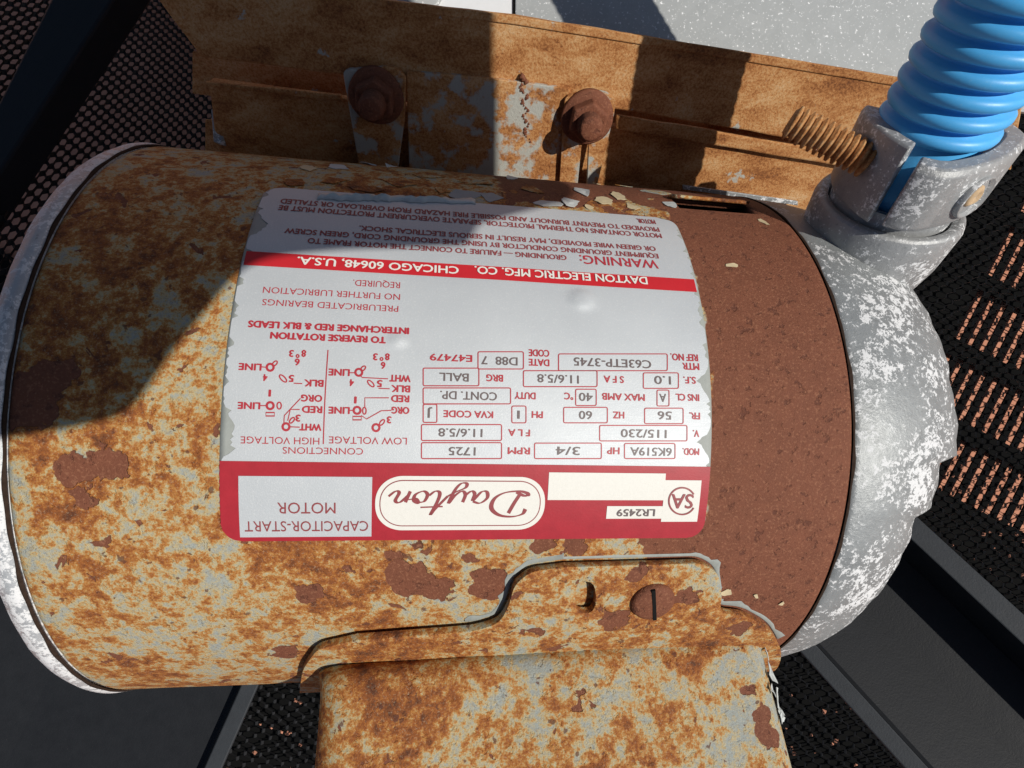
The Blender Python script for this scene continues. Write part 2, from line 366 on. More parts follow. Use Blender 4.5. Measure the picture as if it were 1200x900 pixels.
# galvanised sheet and white panel behind the rail
gs_o = pix(850, 40, 187)
gs = prism('galvanised_sheet', [p-gs_o for p in (pix(604, -160, 187), pix(1500, -160, 187), pix(1500, 160, 187), pix(1190, 130, 187), pix(1050, 112, 187), pix(604, 45, 187))], (0, 0, -1.5), MAT['galv'], bevel=.3)
gs.location = W(gs_o); tag(gs, 'spangled galvanised sheet lying beyond the rusty rail', 'metal sheet')
MAT['white_panel'] = flat('white_panel_paint', (.74, .75, .76), .45, .1, .5, .05)
wp_o = pix(520, 0, 189)
wp = prism('white_panel', [p-wp_o for p in (pix(380, -160, 189), pix(601, -160, 189), pix(601, 45, 189), pix(380, 20, 189))], (0, 0, -1.5), MAT['white_panel'], bevel=.3)
wp.location = W(wp_o); tag(wp, 'bright white panel edge beside the galvanised sheet', 'panel')
wd = lathe('round_knockout', pix(478, -20, 188.5)-wp_o, (0, 0, 1), [(-.2, 13), (.5, 13), (.8, 12.3), (.8, 0.01)], MAT['galv'], wp)

# ------------------------------------------------------------------ the motor
motor = empty('electric_motor', W(C0))
motor.rotation_euler = Matrix((AX, UP, NM)).transposed().to_euler()
tag(motor, 'rusty cylindrical electric motor with a red and silver nameplate', 'motor')
SL, SR = -108.7, 69.66

def revolve(name, prof, mat, t0=-180, t1=180, seg=180, jitter=0):
    """prof: (s, r) list"""
    rings = []
    for k in range(seg):
        t = math.radians(t0+(t1-t0)*k/seg)
        rings.append([Vector((s_+ (jitter*math.sin(t*37)*math.sin(t*11+1) if 0 < i < len(prof)-1 else 0), -r_*math.sin(t), r_*math.cos(t))) for i, (s_, r_) in enumerate(prof)])
    n = len(prof); V_ = [p for q in rings for p in q]; F_ = []
    for k in range(seg):
        k2 = (k+1) % seg
        for i in range(n-1): F_.append([k*n+i, k*n+i+1, k2*n+i+1, k2*n+i])
    return recalc(mesh_obj(name, V_, F_, mat, motor, True))
ns = 60
# the shell carries a real cut-out for the vent slot: build it as a grid and leave those cells out
slot = [inv(790, 231), inv(895, 250)]
def build_shell():
    sl0, sl1 = 38.0, 61.0; a0, a1 = math.radians(54.0), math.radians(57.6); a0, a1 = -a1, -a0; a0, a1 = math.radians(-57.5), math.radians(-50.5)
    ss = sorted(set([SL, SL+.8]+[SL+1.6+k*(SR-SL-3.2)/46 for k in range(47)]+[SR-.8, SR, sl0, sl1])); ts = sorted(set([2*math.pi*k/200-math.pi for k in range(200)]+[a0, a1]))
    V_, F_, ix = [], [], {}
    for i, s_ in enumerate(ss):
        for j, t in enumerate(ts):
            e = min(s_-SL, SR-s_); dr = -.9 if e < .1 else (-.25 if e < 1 else 0)
            dr += .10*math.sin(s_*.11+t*3)*math.sin(t*5+s_*.04)
            ix[i, j] = len(V_); V_.append((s_, -(R+dr)*math.sin(t), (R+dr)*math.cos(t)))
    n = len(ts)
    for i in range(len(ss)-1):
        for j in range(n):
            j2 = (j+1) % n; sm = (ss[i]+ss[i+1])/2; tm = (ts[j]+ts[j2])/2
            if j2 and sl0 < sm < sl1 and a0 < tm < a1: continue
            F_.append([ix[i, j], ix[i+1, j], ix[i+1, j2], ix[i, j2]])
    o = recalc(mesh_obj('shell', V_, F_, MAT['shell'], motor, True))
    m = o.modifiers.new('thick', 'SOLIDIFY'); m.thickness = 2.0*MM; m.offset = -1
    # louvre: a bent tongue rising out of the slot, and the dark core behind
    rows = []
    for q in range(9):
        f_ = q/8; t = a0+(a1-a0)*f_*.5; rows.append([Vector((s_, -(R+.2+1.7*math.sin(f_*math.pi*.5))*math.sin(t), (R+.2+1.7*math.sin(f_*math.pi*.5))*math.cos(t))) for s_ in [sl0+(sl1-sl0)*k/12 for k in range(13)]])
    lv = loft('vent_louvre', rows, MAT['flange'], motor, True, closed=False, cap=False); m = lv.modifiers.new('thick', 'SOLIDIFY'); m.thickness = .9*MM
    revolve('stator_core', [(SL+6, R-9), (SR-3, R-9)], MAT['dark'], seg=72)
build_shell()
# end bells
MAT['rim'] = flat('rusty_rim', (.035, .022, .016), .9, 0, .1, .7, .8)
revolve('shell_rim', [(SR-.5, R+.0), (SR-.2, R+.14), (SR+.15, R+.05), (SR+.35, R-.5), (SR+.35, R-1.6)], MAT['rim'], seg=400, jitter=.28)
revolve('shell_rim', [(SL-.1, R-.8), (SL-.15, R+.45), (SL+.1, R+.3), (SL+.4, R+.02)], MAT['rim'], seg=400, jitter=.25)
bl = revolve('end_bell', [(SL+1, R-3), (SL+.4, R-1.4), (SL-.5, R+.5), (SL-2.4, R+.7), (SL-4.8, R-.3), (SL-6.8, R-3.2), (SL-8.2, R-9), (SL-11, R-22), (SL-11.5, R-50), (SL-12, .5)], MAT['alu_white'], seg=200, jitter=.12)
bl['label'] = 'end bell with white oxidised rim'
def right_bell():
    seg = 240; rings = []
    for k in range(seg):
        deg = -180+360*k/seg; t = math.radians(deg)
        end = 106.5
        if 1.5 < deg < 13: end = 101.5
        elif 13 <= deg < 27: end = 97
        elif deg >= 27: end = 97-(deg-27)*.12
        if deg < -12: end = 106.5-(-12-deg)*.05
        end += .5*math.sin(t*23)*math.sin(t*7)+.25*math.sin(t*61)
        L_ = end-SR; prof = [(SR-2, R-3), (SR+.1, R-1.6), (SR+.6, R-.9), (SR+2, R-.3), (SR+L_*.35, R-.8), (SR+L_*.62, R-2.2), (SR+L_*.82, R-4.4), (SR+L_*.95, R-7), (SR+L_, R-10), (SR+L_-.4, R-14), (SR+L_-4, R-15), (SR+L_-5, R-40), (SR+L_-5, .5)]
        rings.append([Vector((s_, -r_*math.sin(t), r_*math.cos(t))) for s_, r_ in prof])
    n = len(rings[0]); V_ = [p for q in rings for p in q]
    F_ = [[k*n+i, k*n+i+1, ((k+1) % seg)*n+i+1, ((k+1) % seg)*n+i] for k in range(seg) for i in range(n-1)]
    o = recalc(mesh_obj('end_bell', V_, F_, MAT['alu'], motor, True)); o['label'] = 'end bell of bare mottled cast aluminium'; smooth_by_angle(o, 50)
right_bell()

# ------------------------------------------------------------------ nameplate
def rowfill(name, rows, mat, dr, parent, cols=40, thick=0):
    """rows: list of (arc, s0, s1); a curved sheet on the shell"""
    V_, F_ = [], []
    for arc, s0, s1 in rows:
        for k in range(cols+1):
            s_ = s0+(s1-s0)*k/cols; V_.append(cyl(s_, arc, dr+dimple(s_, arc)))
    n = cols+1
    for i in range(len(rows)-1):
        for k in range(cols): F_.append([i*n+k, i*n+k+1, (i+1)*n+k+1, (i+1)*n+k])
    o = recalc(mesh_obj(name, V_, F_, mat, parent, True)); 
    if sum((p.normal.z for p in o.data.polygons)) < 0: o.data.flip_normals()
    if thick: m = o.modifiers.new('thick', 'SOLIDIFY'); m.thickness = thick*MM; m.offset = -1
    return o
DIM = [(inv(681, 352), 2.4, .5), (inv(465, 400), 1.3, .4), (inv(590, 335), 9, .12), (inv(420, 455), 12, .15)]
def dimple(s_, arc):
    d = 0
    for (c, r, h) in DIM:
        q = math.hypot(s_-c[0], arc-c[1])/r; d += h*math.exp(-q**2 if q < 3 else -9) if r > 3 else h/(1+math.exp((q-1)*7))
    return d
s_l = inv(258, 540)[0]; s_r = inv(832, 540)[0]; a_top = inv(550, 239)[1]; a_bot = inv(545, 631)[1]
def jag(arc, side):
    r = 0
    for k, (fq, am) in enumerate(((.9, .8), (2.3, .6), (5.1, .45), (11.7, .25))): r += am*math.sin(arc*fq+side*2.7+k*1.9)
    return max(0, r)*.8
def corner(arc, rad=4.0):
    e = min(arc-a_top, a_bot-arc); return 0 if e >= rad else rad-math.sqrt(max(0, rad*rad-(rad-e)**2))
NR = 150; arcs = [a_top+(a_bot-a_top)*i/NR for i in range(NR+1)]
plate = rowfill('nameplate', [(a, s_l+corner(a), s_r-corner(a)) for a in arcs], MAT['wornfilm'], .30, motor, 90, .3)
plate['label'] = 'red and silver nameplate printed upside down'
a_red = inv(545, 543)[1]
def scuff(arc, side):
    """worn-away foil along the side edges"""
    k = jag(arc, side)+.25
    for (c, hw, dp) in (((inv(270, 262)[1], 2.4, 3.0), (inv(262, 500)[1], 2.6, 2.4), (inv(262, 525)[1], 1.5, 1.6), (inv(275, 300)[1], 1.0, 1.0)) if side == 0 else ((inv(825, 450)[1], 2.6, 2.2), (inv(828, 520)[1], 2.2, 2.2), (inv(822, 365)[1], 1.2, 1.0))):
        k += dp*math.exp(-((arc-c)/hw)**2)
    return k
rowfill('foil_face', [(a, s_l+corner(a)+scuff(a, 0), s_r-corner(a)-scuff(a, 1)) for a in arcs if a < a_red+.5], MAT['foil'], .42, plate, 90)
def band(u0, u1, v0, v1, mat, name, dr, um=545, n=14, cols=30):
    s0, s1 = inv(u0, (v0+v1)/2)[0], inv(u1, (v0+v1)/2)[0]; a0, a1 = inv((u0+u1)/2, v0)[1], inv((u0+u1)/2, v1)[1]
    return rowfill(name, [(a0+(a1-a0)*i/n, s0, s1) for i in range(n+1)], mat, dr, plate, cols)
rowfill('red_band', [(a, s_l+corner(a)+.1*abs(math.sin(a*9)), s_r-corner(a)-.1*abs(math.sin(a*7))) for a in [a_red+(a_bot-a_red)*i/60 for i in range(61)]], MAT['red'], .50, plate, 90)
sa0, sa1 = inv(545, 312)[1], inv(545, 327.5)[1]
rowfill('red_stripe', [(sa0+(sa1-sa0)*i/6, s_l+.6, s_r-.6) for i in range(7)], MAT['stripe'], .50, plate, 60)
band(281, 436, 557.5, 627.5, MAT['foil'], 'white_box', .58)
band(642, 778, 553.5, 585, MAT['white'], 'white_box', .58)
band(710, 776.5, 592, 606.5, MAT['white'], 'white_box', .58)
band(776, 818.5, 562, 610, MAT['white'], 'white_box', .585)
def stadium(u0, u1, v0, v1, mat, name, dr, k=3.2):
    (s0, _), (s1, _) = inv(u0, (v0+v1)/2), inv(u1, (v0+v1)/2); a0, a1 = inv((u0+u1)/2, v0)[1], inv((u0+u1)/2, v1)[1]; cs, ca, hs, ha = (s0+s1)/2, (a0+a1)/2, (s1-s0)/2, (a1-a0)/2
    rows = []
    for i in range(41):
        y = -math.cos(math.pi*i/40); x = hs-ha*.95*(1-math.sqrt(max(0, 1-abs(y)**2.3))); 
        rows.append((ca+ha*y, cs-x, cs+x))
    return rowfill(name, rows, mat, dr, plate, 50)
stadium(440, 638, 557.5, 619.5, MAT['white'], 'logo_oval', .58)
stadium(445, 633, 562, 615, MAT['ink_dark'], 'logo_outline', .61)
stadium(446.2, 631.8, 563.2, 613.8, MAT['white'], 'logo_field', .64)

TXT = []
INKR, INKD, INKG = 'ink', 'ink_dark', 'ink_grey'
def T(text, u0, v0, u1, v1, h, ink=INKR, bold=.0): TXT.append((text, u0, v0, u1, v1, h, ink, bold))
T('WARNING:', 770, 311, 679, 306, 9.5, INKR, .01)
T('GROUNDING \u2014 FAILURE TO CONNECT THE MOTOR FRAME TO', 663, 302, 361, 285.5, 5.6, INKD, .012)
T('EQUIPMENT GROUNDING CONDUCTOR BY USING THE GROUNDING CORD, GREEN SCREW', 770, 300, 334, 274, 5.4, INKD, .012)
T('OR GREEN WIRE PROVIDED, MAY RESULT IN SERIOUS ELECTRICAL SHOCK.', 767, 292, 421, 270.5, 5.2, INKD, .012)
T('MOTOR CONTAINS NO THERMAL PROTECTOR, SEPARATE OVERCURRENT PROTECTION MUST BE', 774, 277.5, 327, 246, 5.2, INKD, .012)
T('PROVIDED TO PREVENT BURNOUT AND POSSIBLE FIRE HAZARD FROM OVERLOAD OR STALLED', 771, 269.5, 329, 239, 5.0, INKD, .012)
T('MOTOR.', 767, 262, 746, 260.5, 4.8, INKD, .012)
T('DAYTON ELECTRIC MFG. CO.', 757, 330.5, 556, 319, 8.2, 'white', .015)
T('CHICAGO 60648, U.S.A.', 537, 318, 349, 308.5, 8.2, 'white', .015)
T('PRELUBRICATED BEARINGS', 467, 362.5, 308, 356, 7)
T('NO FURTHER LUBRICATION', 469, 349, 309, 341.5, 7)
T('REQUIRED.', 469, 335.5, 414, 333, 7)
T('INTERCHANGE RED & BLK LEADS', 479, 388, 292, 381.5, 7.2, INKR, .03)
T('TO REVERSE ROTATION', 452, 399, 318, 394.5, 7.2, INKR, .03)
T('CONNECTIONS', 426, 528.5, 332, 527.5, 7.5); T('LOW VOLTAGE', 477, 516, 386, 516, 8); T('HIGH VOLTAGE', 375, 516, 283, 516, 8)
for tx, a, b, y in (('ORG', 479.5, 459.5, 481), ('RED', 479.5, 459, 467.5), ('BLK', 480.5, 459, 456), ('WHT', 481, 457, 444), ('LINE', 410, 386, 481), ('LINE', 410, 386, 437),
                    ('1', 418, 416, 469), ('3', 458.5, 454, 492), ('4', 415, 410.5, 449), ('5', 448, 442.5, 450), ('6', 451.5, 447, 429), ('8', 456.5, 452, 419), ('3', 442.5, 438, 419),
                    ('WHT', 377, 352, 500.5), ('RED', 378, 355, 480), ('ORG', 378, 354, 467), ('BLK', 379.5, 357.5, 449.5), ('LINE', 305.5, 280, 475.5), ('LINE', 307, 281, 430.5),
                    ('1', 318, 316, 461), ('3', 352.5, 347.5, 490), ('4', 314, 309.5, 443), ('5', 345, 339.5, 444), ('6', 351.5, 346.5, 425), ('8', 359, 354.5, 415), ('3', 344.5, 340, 415)):
    T(tx, a, y, b, y, 7.5, INKR, .02)
for tx, a, b, y, k in (('MOD.', 818, 799, 529, 1), ('6K519A', 786, 738, 529, 0), ('HP', 725, 711, 528, 1), ('3/4', 679, 651, 528, 0), ('RPM', 620.5, 595, 528, 1), ('1725', 557, 526, 528.5, 0),
                       ('V.', 818, 811, 508, 1), ('115/230', 780, 727, 508, 0), ('F L A', 620.5, 595.5, 507, 1), ('11.6/5.8', 565, 514, 507, 0),
                       ('FR.', 819, 807, 487.5, 1), ('56', 786, 770, 487, 0), ('HZ', 730.5, 718, 486.5, 1), ('60', 693, 678, 486.5, 0), ('PH', 635.5, 623, 486, 1), ('1', 608.5, 606, 486, 0), ('KVA CODE', 577.5, 520, 485.5, 1), ('J', 506.5, 501.5, 485, 0),
                       ('INS CL', 818, 791, 466, 1), ('A', 779.5, 772, 466.5, 0), ('MAX AMB', 754.5, 705, 465.5, 1), ('40', 694, 678, 465.5, 0), ('\u00b0C', 671, 661, 464.5, 1), ('DUTY', 627, 603, 464, 1), ('CONT. DP.', 582, 516, 464, 0),
                       ('S.F.', 814, 800, 446, 1), ('1.0', 785, 766, 446, 0), ('S F A', 730, 707, 445, 1), ('11.6/5.8', 677.5, 629.5, 444.5, 0), ('BRG', 589, 570, 443.5, 1), ('BALL', 549, 515, 442.5, 0),
                       ('MTR', 818, 799, 430, 1), ('REF NO.', 816.5, 785, 419.5, 1), ('C63ETP-3745', 762, 672, 426, 0), ('DATE', 643, 619.5, 425.5, 1), ('CODE', 643, 619.5, 414.5, 1), ('D88  7', 606, 564, 423.5, 0), ('E47479', 553, 504, 420, 1)):
    T(tx, a, y, b, y, 7.6 if k else 9.2, INKR if k else INKG, .012 if k else .005)
T('CAPACITOR-START', 432, 615, 288, 615, 11.5, INKD); T('MOTOR', 394, 594, 326, 594, 12.5, INKD)
T('LR2459', 766, 599.5, 722, 599.5, 7.8, INKG, .01)
T('SA', 810.5, 586.3, 785.5, 586.3, 16, INKD, .02)
def build_text():
    tmp = []
    hc = bpy.data.curves.new('cap', 'FONT'); hc.body = 'H'; ho = bpy.data.objects.new('cap', hc); COL.objects.link(ho)
    for t in TXT:
        cu = bpy.data.curves.new('t', 'FONT'); cu.body = t[0]; cu.resolution_u = 3; o = bpy.data.objects.new('t', cu); COL.objects.link(o); tmp.append(o)
    dg = bpy.context.evaluated_depsgraph_get(); dg.update()
    cap = max(v_.co.y for v_ in bpy.data.meshes.new_from_object(ho.evaluated_get(dg)).vertices)
    for t, o in zip(TXT, tmp):
        me = bpy.data.meshes.new_from_object(o.evaluated_get(dg)); me.name = 'lettering'
        xs = [v_.co.x for v_ in me.vertices]; x0, x1 = min(xs), max(xs)
        tx, u0, v0, u1, v1, h, ink, bold = t
        S0, A0 = inv(u0, v0); S1, A1 = inv(u1, v1); hm = abs(inv((u0+u1)/2, (v0+v1)/2+h/2)[1]-inv((u0+u1)/2, (v0+v1)/2-h/2)[1])
        A0 = A1 = (A0+A1)/2 if len(tx) > 14 else (A0+A1)/2
        dr = .68 if (v0 > 543 or ink == 'white') else .50
        for v_ in me.vertices:
            f_ = (v_.co.x-x0)/max(1e-6, x1-x0); s_ = S0+(S1-S0)*f_; arc = A0+(v_.co.y/cap-.5)*hm
            v_.co = (s_, arc, 0)
        base_v = [tuple(v_.co) for v_ in me.vertices]; polys = [list(p.vertices) for p in me.polygons]; nv = len(base_v); VV, FF = [], []
        sw = .03+bold*3.2                                            # heavier print: overprint the glyphs a hair apart
        for k, (dx, dy) in enumerate(((0, 0), (sw, 0), (-sw, 0), (0, sw*.7), (0, -sw*.7)) if bold > 0 else ((0, 0),)):
            VV += [cyl(x+dx, y+dy, dr+.003*k+dimple(x, y))*MM for x, y, _ in base_v]; FF += [[i+k*nv for i in p] for p in polys]
        me = bpy.data.meshes.new('lettering'); me.from_pydata([tuple(p) for p in VV], [], FF); me.update()
        me.materials.clear(); me.materials.append(MAT[ink])
        lo = bpy.data.objects.new('lettering', me); COL.objects.link(lo); lo.parent = plate
    for o in tmp+[ho]:
        d_ = o.data; bpy.data.objects.remove(o); bpy.data.curves.remove(d_)
build_text()
def stroke(pts, wpx, mat, name='printed_line', dr=.50, closed=False, nib=None, flat_px=True):
    """a printed line along pixel points"""
    q = [inv(u, v) for u, v in pts]; q = [Vector(p) for p in q]; wmm = wpx*.21
    fine = []
    for i in range(len(q) if closed else len(q)-1):
        a, b = q[i], q[(i+1) % len(q)]; n = max(1, int((b-a).length/2.0)); fine += [a.lerp(b, k/n) for k in range(n)]
    if not closed: fine.append(q[-1])
    V_, F_ = [], []; n = len(fine)
    for i, p in enumerate(fine):
        a = fine[i-1] if (i or closed) else p; b = fine[(i+1) % n] if (i < n-1 or closed) else p; t = (b-a).normalized(); nn = Vector((-t.y, t.x))
        hw = wmm/2
        if nib: hw *= nib(t, i/(n-1))
        for sg in (-1, 1): c = p+nn*hw*sg; V_.append(cyl(c.x, c.y, dr+dimple(c.x, c.y)))
    for i in range(n if closed else n-1): k = (i+1) % n; F_.append([2*i, 2*i+1, 2*k+1, 2*k])
    o = mesh_obj(name, V_, F_, MAT[mat], plate)
    if sum(p.normal.z*p.area for p in o.data.polygons) < 0: o.data.flip_normals()
    return o
def rbox(u0, u1, v0, v1, r=2.0, w_=1.1, mat=INKR, skew=0):
    pts = round_poly([(u0, v0), (u1, v0), (u1, v1), (u0, v1)], r, 4); stroke(pts, w_, mat, 'printed_box', closed=True)
for b_ in ((731, 790, 519.5, 537), (626, 704, 519, 537), (494, 587.5, 518.5, 537), (702, 804, 498.5, 516.5), (494, 587.5, 497.5, 516), (754.5, 799.5, 478.5, 496.5), (660, 711, 477.5, 495.5), (599.5, 616, 476, 495.5), (496, 512, 474, 495),
           (769, 783, 457.5, 476), (674, 698, 456.5, 475.5), (496, 598, 455, 473.5), (753, 794, 437.5, 455.5), (613, 699, 435, 453.5), (496, 561, 432, 452.5), (654, 781, 415.5, 435), (560, 613, 413, 433)): rbox(*b_)
def circ(u, v, r, w_, n=20, a0=0, a1=360): return [(u+r*math.cos(math.radians(a0+(a1-a0)*k/n)), v+r*math.sin(math.radians(a0+(a1-a0)*k/n))) for k in range(n+(0 if a1-a0 == 360 else 1))]
stroke([(379.5, 520), (385, 411)], 1.1, INKR)
for (u, v) in ((419, 481), (421, 437), (441, 501), (317.5, 475.5), (317.5, 431), (336, 500)): stroke(circ(u, v, 4.0, 2), 2.2, INKR, 'printed_circle', closed=True)
for p_ in (((459, 481), (447, 481.5), (430, 491), (424, 487)), ((456, 466.5), (428, 466.5), (428, 478)), ((457, 456), (444, 455.5)), ((455, 444.5), (425, 443), (422, 440)), ((353, 467), (334, 487), (333.5, 496)), ((352, 480), (341, 480), (338, 493)), ((355, 450), (345, 449.5)),
           ((410.5, 481), (415, 481)), ((410.5, 437.5), (416, 437.5)), ((306, 475.5), (313, 475.5)), ((307, 430.5), (313, 431)), ((352, 500.5), (340, 500))): stroke(p_, 1.0, INKR)
def loop(u, v, lx, ly, ang): 
    c, s_ = math.cos(math.radians(ang)), math.sin(math.radians(ang)); stroke([(u+x*c-y*s_, v+x*s_+y*c) for x, y in circ(0, 0, 1, 1, 14) for x, y in [(x*lx, y*ly)]], 1.3, INKR, 'printed_circle', closed=True)
for a in ((435, 450, 5, 2.2, 45), (332.5, 444, 5.5, 2.4, 45), (448, 495, 4, 2, -50), (343, 492.5, 4, 2, -50), (426, 432.5, 3.5, 2, -45), (323, 426.5, 3.5, 2, -45), (427.5, 481.5, 2, 4, 0), (328, 475.5, 2.5, 4, 0), (447.5, 421.5, 1.6, 1.6, 0), (349.5, 418, 1.6, 1.6, 0)): loop(*a)
for u, v in ((419, 490), (317.5, 485.5)): stroke([(u-5, v-2), (u+5, v-2), (u+5, v+2), (u-5, v+2)], 1.3, INKR, 'printed_box', closed=True)
stroke(circ(798, 586, 15.5, 1, 30, 30, 330), 1.8, INKD, 'emblem_ring', .70)
def script():
    D = [[(20, 27), (15, 15), (9, 3)], [(2, 22), (5, 28), (16, 31), (30, 29), (39, 21), (37, 10), (27, 3), (12, 1), (3, 3), (1, 6), (6, 6), (14, 2)],
         [(60, 13), (52, 15), (45, 9), (46, 2), (52, 2), (60, 12), (59, 4), (63, 1), (69, 6)],
         [(71, 14), (69, 5), (73, 1), (80, 6), (86, 15), (81, 0), (75, -8), (69, -8), (70, -3), (80, 2), (88, 7)],
         [(88, 7), (100, 22), (104, 28), (98, 12), (97, 3), (102, 1), (108, 6)], [(92, 19), (116, 20)],
         [(121, 14), (113, 13), (110, 5), (115, 1), (123, 5), (124, 12), (119, 15), (122, 10), (130, 11)],
         [(133, 14), (129, 1)], [(131, 6), (139, 14), (144, 12), (141, 3), (145, 1), (152, 7)]]
    for k, st in enumerate(D):
        pts = []
        P = [Vector(p) for p in st]
        if len(P) > 2:
            for i in range(len(P)-1):
                p0, p1, p2, p3 = P[max(0, i-1)], P[i], P[i+1], P[min(len(P)-1, i+2)]
                for j in range(8):
                    t = j/8; pts.append(.5*((2*p1)+(p2-p0)*t+(2*p0-5*p1+4*p2-p3)*t*t+(3*p1-p0-3*p2+p3)*t**3))
            pts.append(P[-1])
        else: pts = P
        px = [(620-(q.x*1.075+q.y*.12), 573.5+q.y*.98) for q in pts]
        base = 4.2 if k < 2 else 3.4
        stroke(px, base, 'ink_dark', 'logo_script', .70+k*.004, nib=lambda t, f_: .28+.85*abs(t.x*.25+t.y*.97)**1.2 if True else 1)
script()

# ------------------------------------------------------------------ curled paint flakes along the upper edge of the shell
def flake(u, v, wpx, hpx, mat, lift=1.2, rot=0, curl=.5, parent=motor):
    s0, a0 = inv(u, v); k = .21; n = 18; ring = []
    hx, hy = wpx*k*.62, hpx*k*.75/max(.3, abs(math.cos(a0/R)))
    lift *= .55
    base = random.random()*6
    V_ = [cyl(s0, a0, .12+lift*.12)]
    nc = random.choice((4, 5, 6)); ang = sorted(2*math.pi*(k+random.uniform(-.3, .3))/nc for k in range(nc)); crn = [Vector((math.cos(q), math.sin(q)))*random.uniform(.65, 1.1) for q in ang]
    edge = []
    for k in range(n):
        f_ = k*nc/n; i0 = int(f_) % nc; edge.append(crn[i0].lerp(crn[(i0+1) % nc], f_-int(f_))*random.uniform(.88, 1.06))
    for rr in (.5, 1):
        for i in range(n):
            x, y = hx*edge[i].x*rr, hy*edge[i].y*rr; cx, cy = x*math.cos(rot)-y*math.sin(rot), x*math.sin(rot)+y*math.cos(rot)
            V_.append(cyl(s0+cx, a0+cy, lift*curl*max(0, edge[i].dot(Vector((math.cos(base), math.sin(base))))-.15)*rr**2+.14))
    F_ = [[0, 1+i, 1+(i+1) % n] for i in range(n)]+[[1+i, 1+n+i, 1+n+(i+1) % n, 1+(i+1) % n] for i in range(n)]
    o = mesh_obj('paint_flake', V_, F_, MAT[mat], parent, False); m = o.modifiers.new('thick', 'SOLIDIFY'); m.thickness = .12*MM; m.offset = 0; return o
fl = [(432, 190, 18, 26, 'flake', 3.5), (458, 192, 16, 26, 'flake', 3.5), (395, 196, 26, 14, 'flake', 1), (360, 197, 20, 12, 'flake_cream', 1), (500, 206, 40, 14, 'cover', 1.2), (470, 214, 46, 16, 'cover', .8), (520, 222, 26, 14, 'cover', .8), (545, 229, 44, 18, 'flake_blue', 1.2), (575, 232, 30, 16, 'flake_blue', .8), (560, 212, 50, 18, 'cover', 1.6),
      (600, 209, 18, 16, 'flake', 2.5), (622, 222, 34, 16, 'cover', 1), (640, 239, 42, 10, 'flake', 2), (668, 238, 28, 16, 'flake', 3), (682, 225, 14, 18, 'flake', 2.5), (706, 236, 26, 16, 'flake_cream', 1.2), (724, 230, 22, 18, 'flake_cream', 1), (742, 243, 18, 12, 'flake_cream', .8), (730, 218, 40, 10, 'cover', 1.5), (770, 226, 40, 12, 'cover', 1.5), (785, 240, 20, 14, 'flake', 1.2),
      (430, 222, 40, 10, 'cover', .8), (390, 212, 30, 12, 'cover', .8), (345, 214, 30, 12, 'cover', .6), (690, 243, 12, 8, 'flake_cream', .8), (700, 214, 14, 8, 'flake_cream', 1.2), (858, 311, 18, 5, 'flake_cream', .5), (893, 260, 10, 10, 'flake_cream', .8),
      (850, 694, 14, 8, 'flake_cream', .6), (886, 698, 8, 6, 'flake_cream', .6), (916, 707, 7, 6, 'flake_cream', .6)]
for f_ in fl: flake(*f_, rot=random.uniform(-.4, .4))
# blown-up paint lip hugging the nameplate's upper edge
V_, F_ = [], []
ptl = [(u, 230.5+(u-310)*.028+random.uniform(-1.2, 1.2)) for u in range(372, 560, 5)]
for u, v in ptl:
    s_, a_ = inv(u, v+2); h_ = random.uniform(.4, 1.3)*min(1, (560-u)/60, (u-365)/30); V_ += [cyl(s_, a_+.6, .45), cyl(s_, a_-.5, .45+h_), cyl(s_, a_-1.8-random.random(), .3)]
for i in range(len(ptl)-1):
    for k in range(2): F_.append([i*3+k, i*3+k+1, i*3+k+4, i*3+k+3])
pl = mesh_obj('paint_lip', V_, F_, MAT['flake'], motor, True); m = pl.modifiers.new('thick', 'SOLIDIFY'); m.thickness = .2*MM

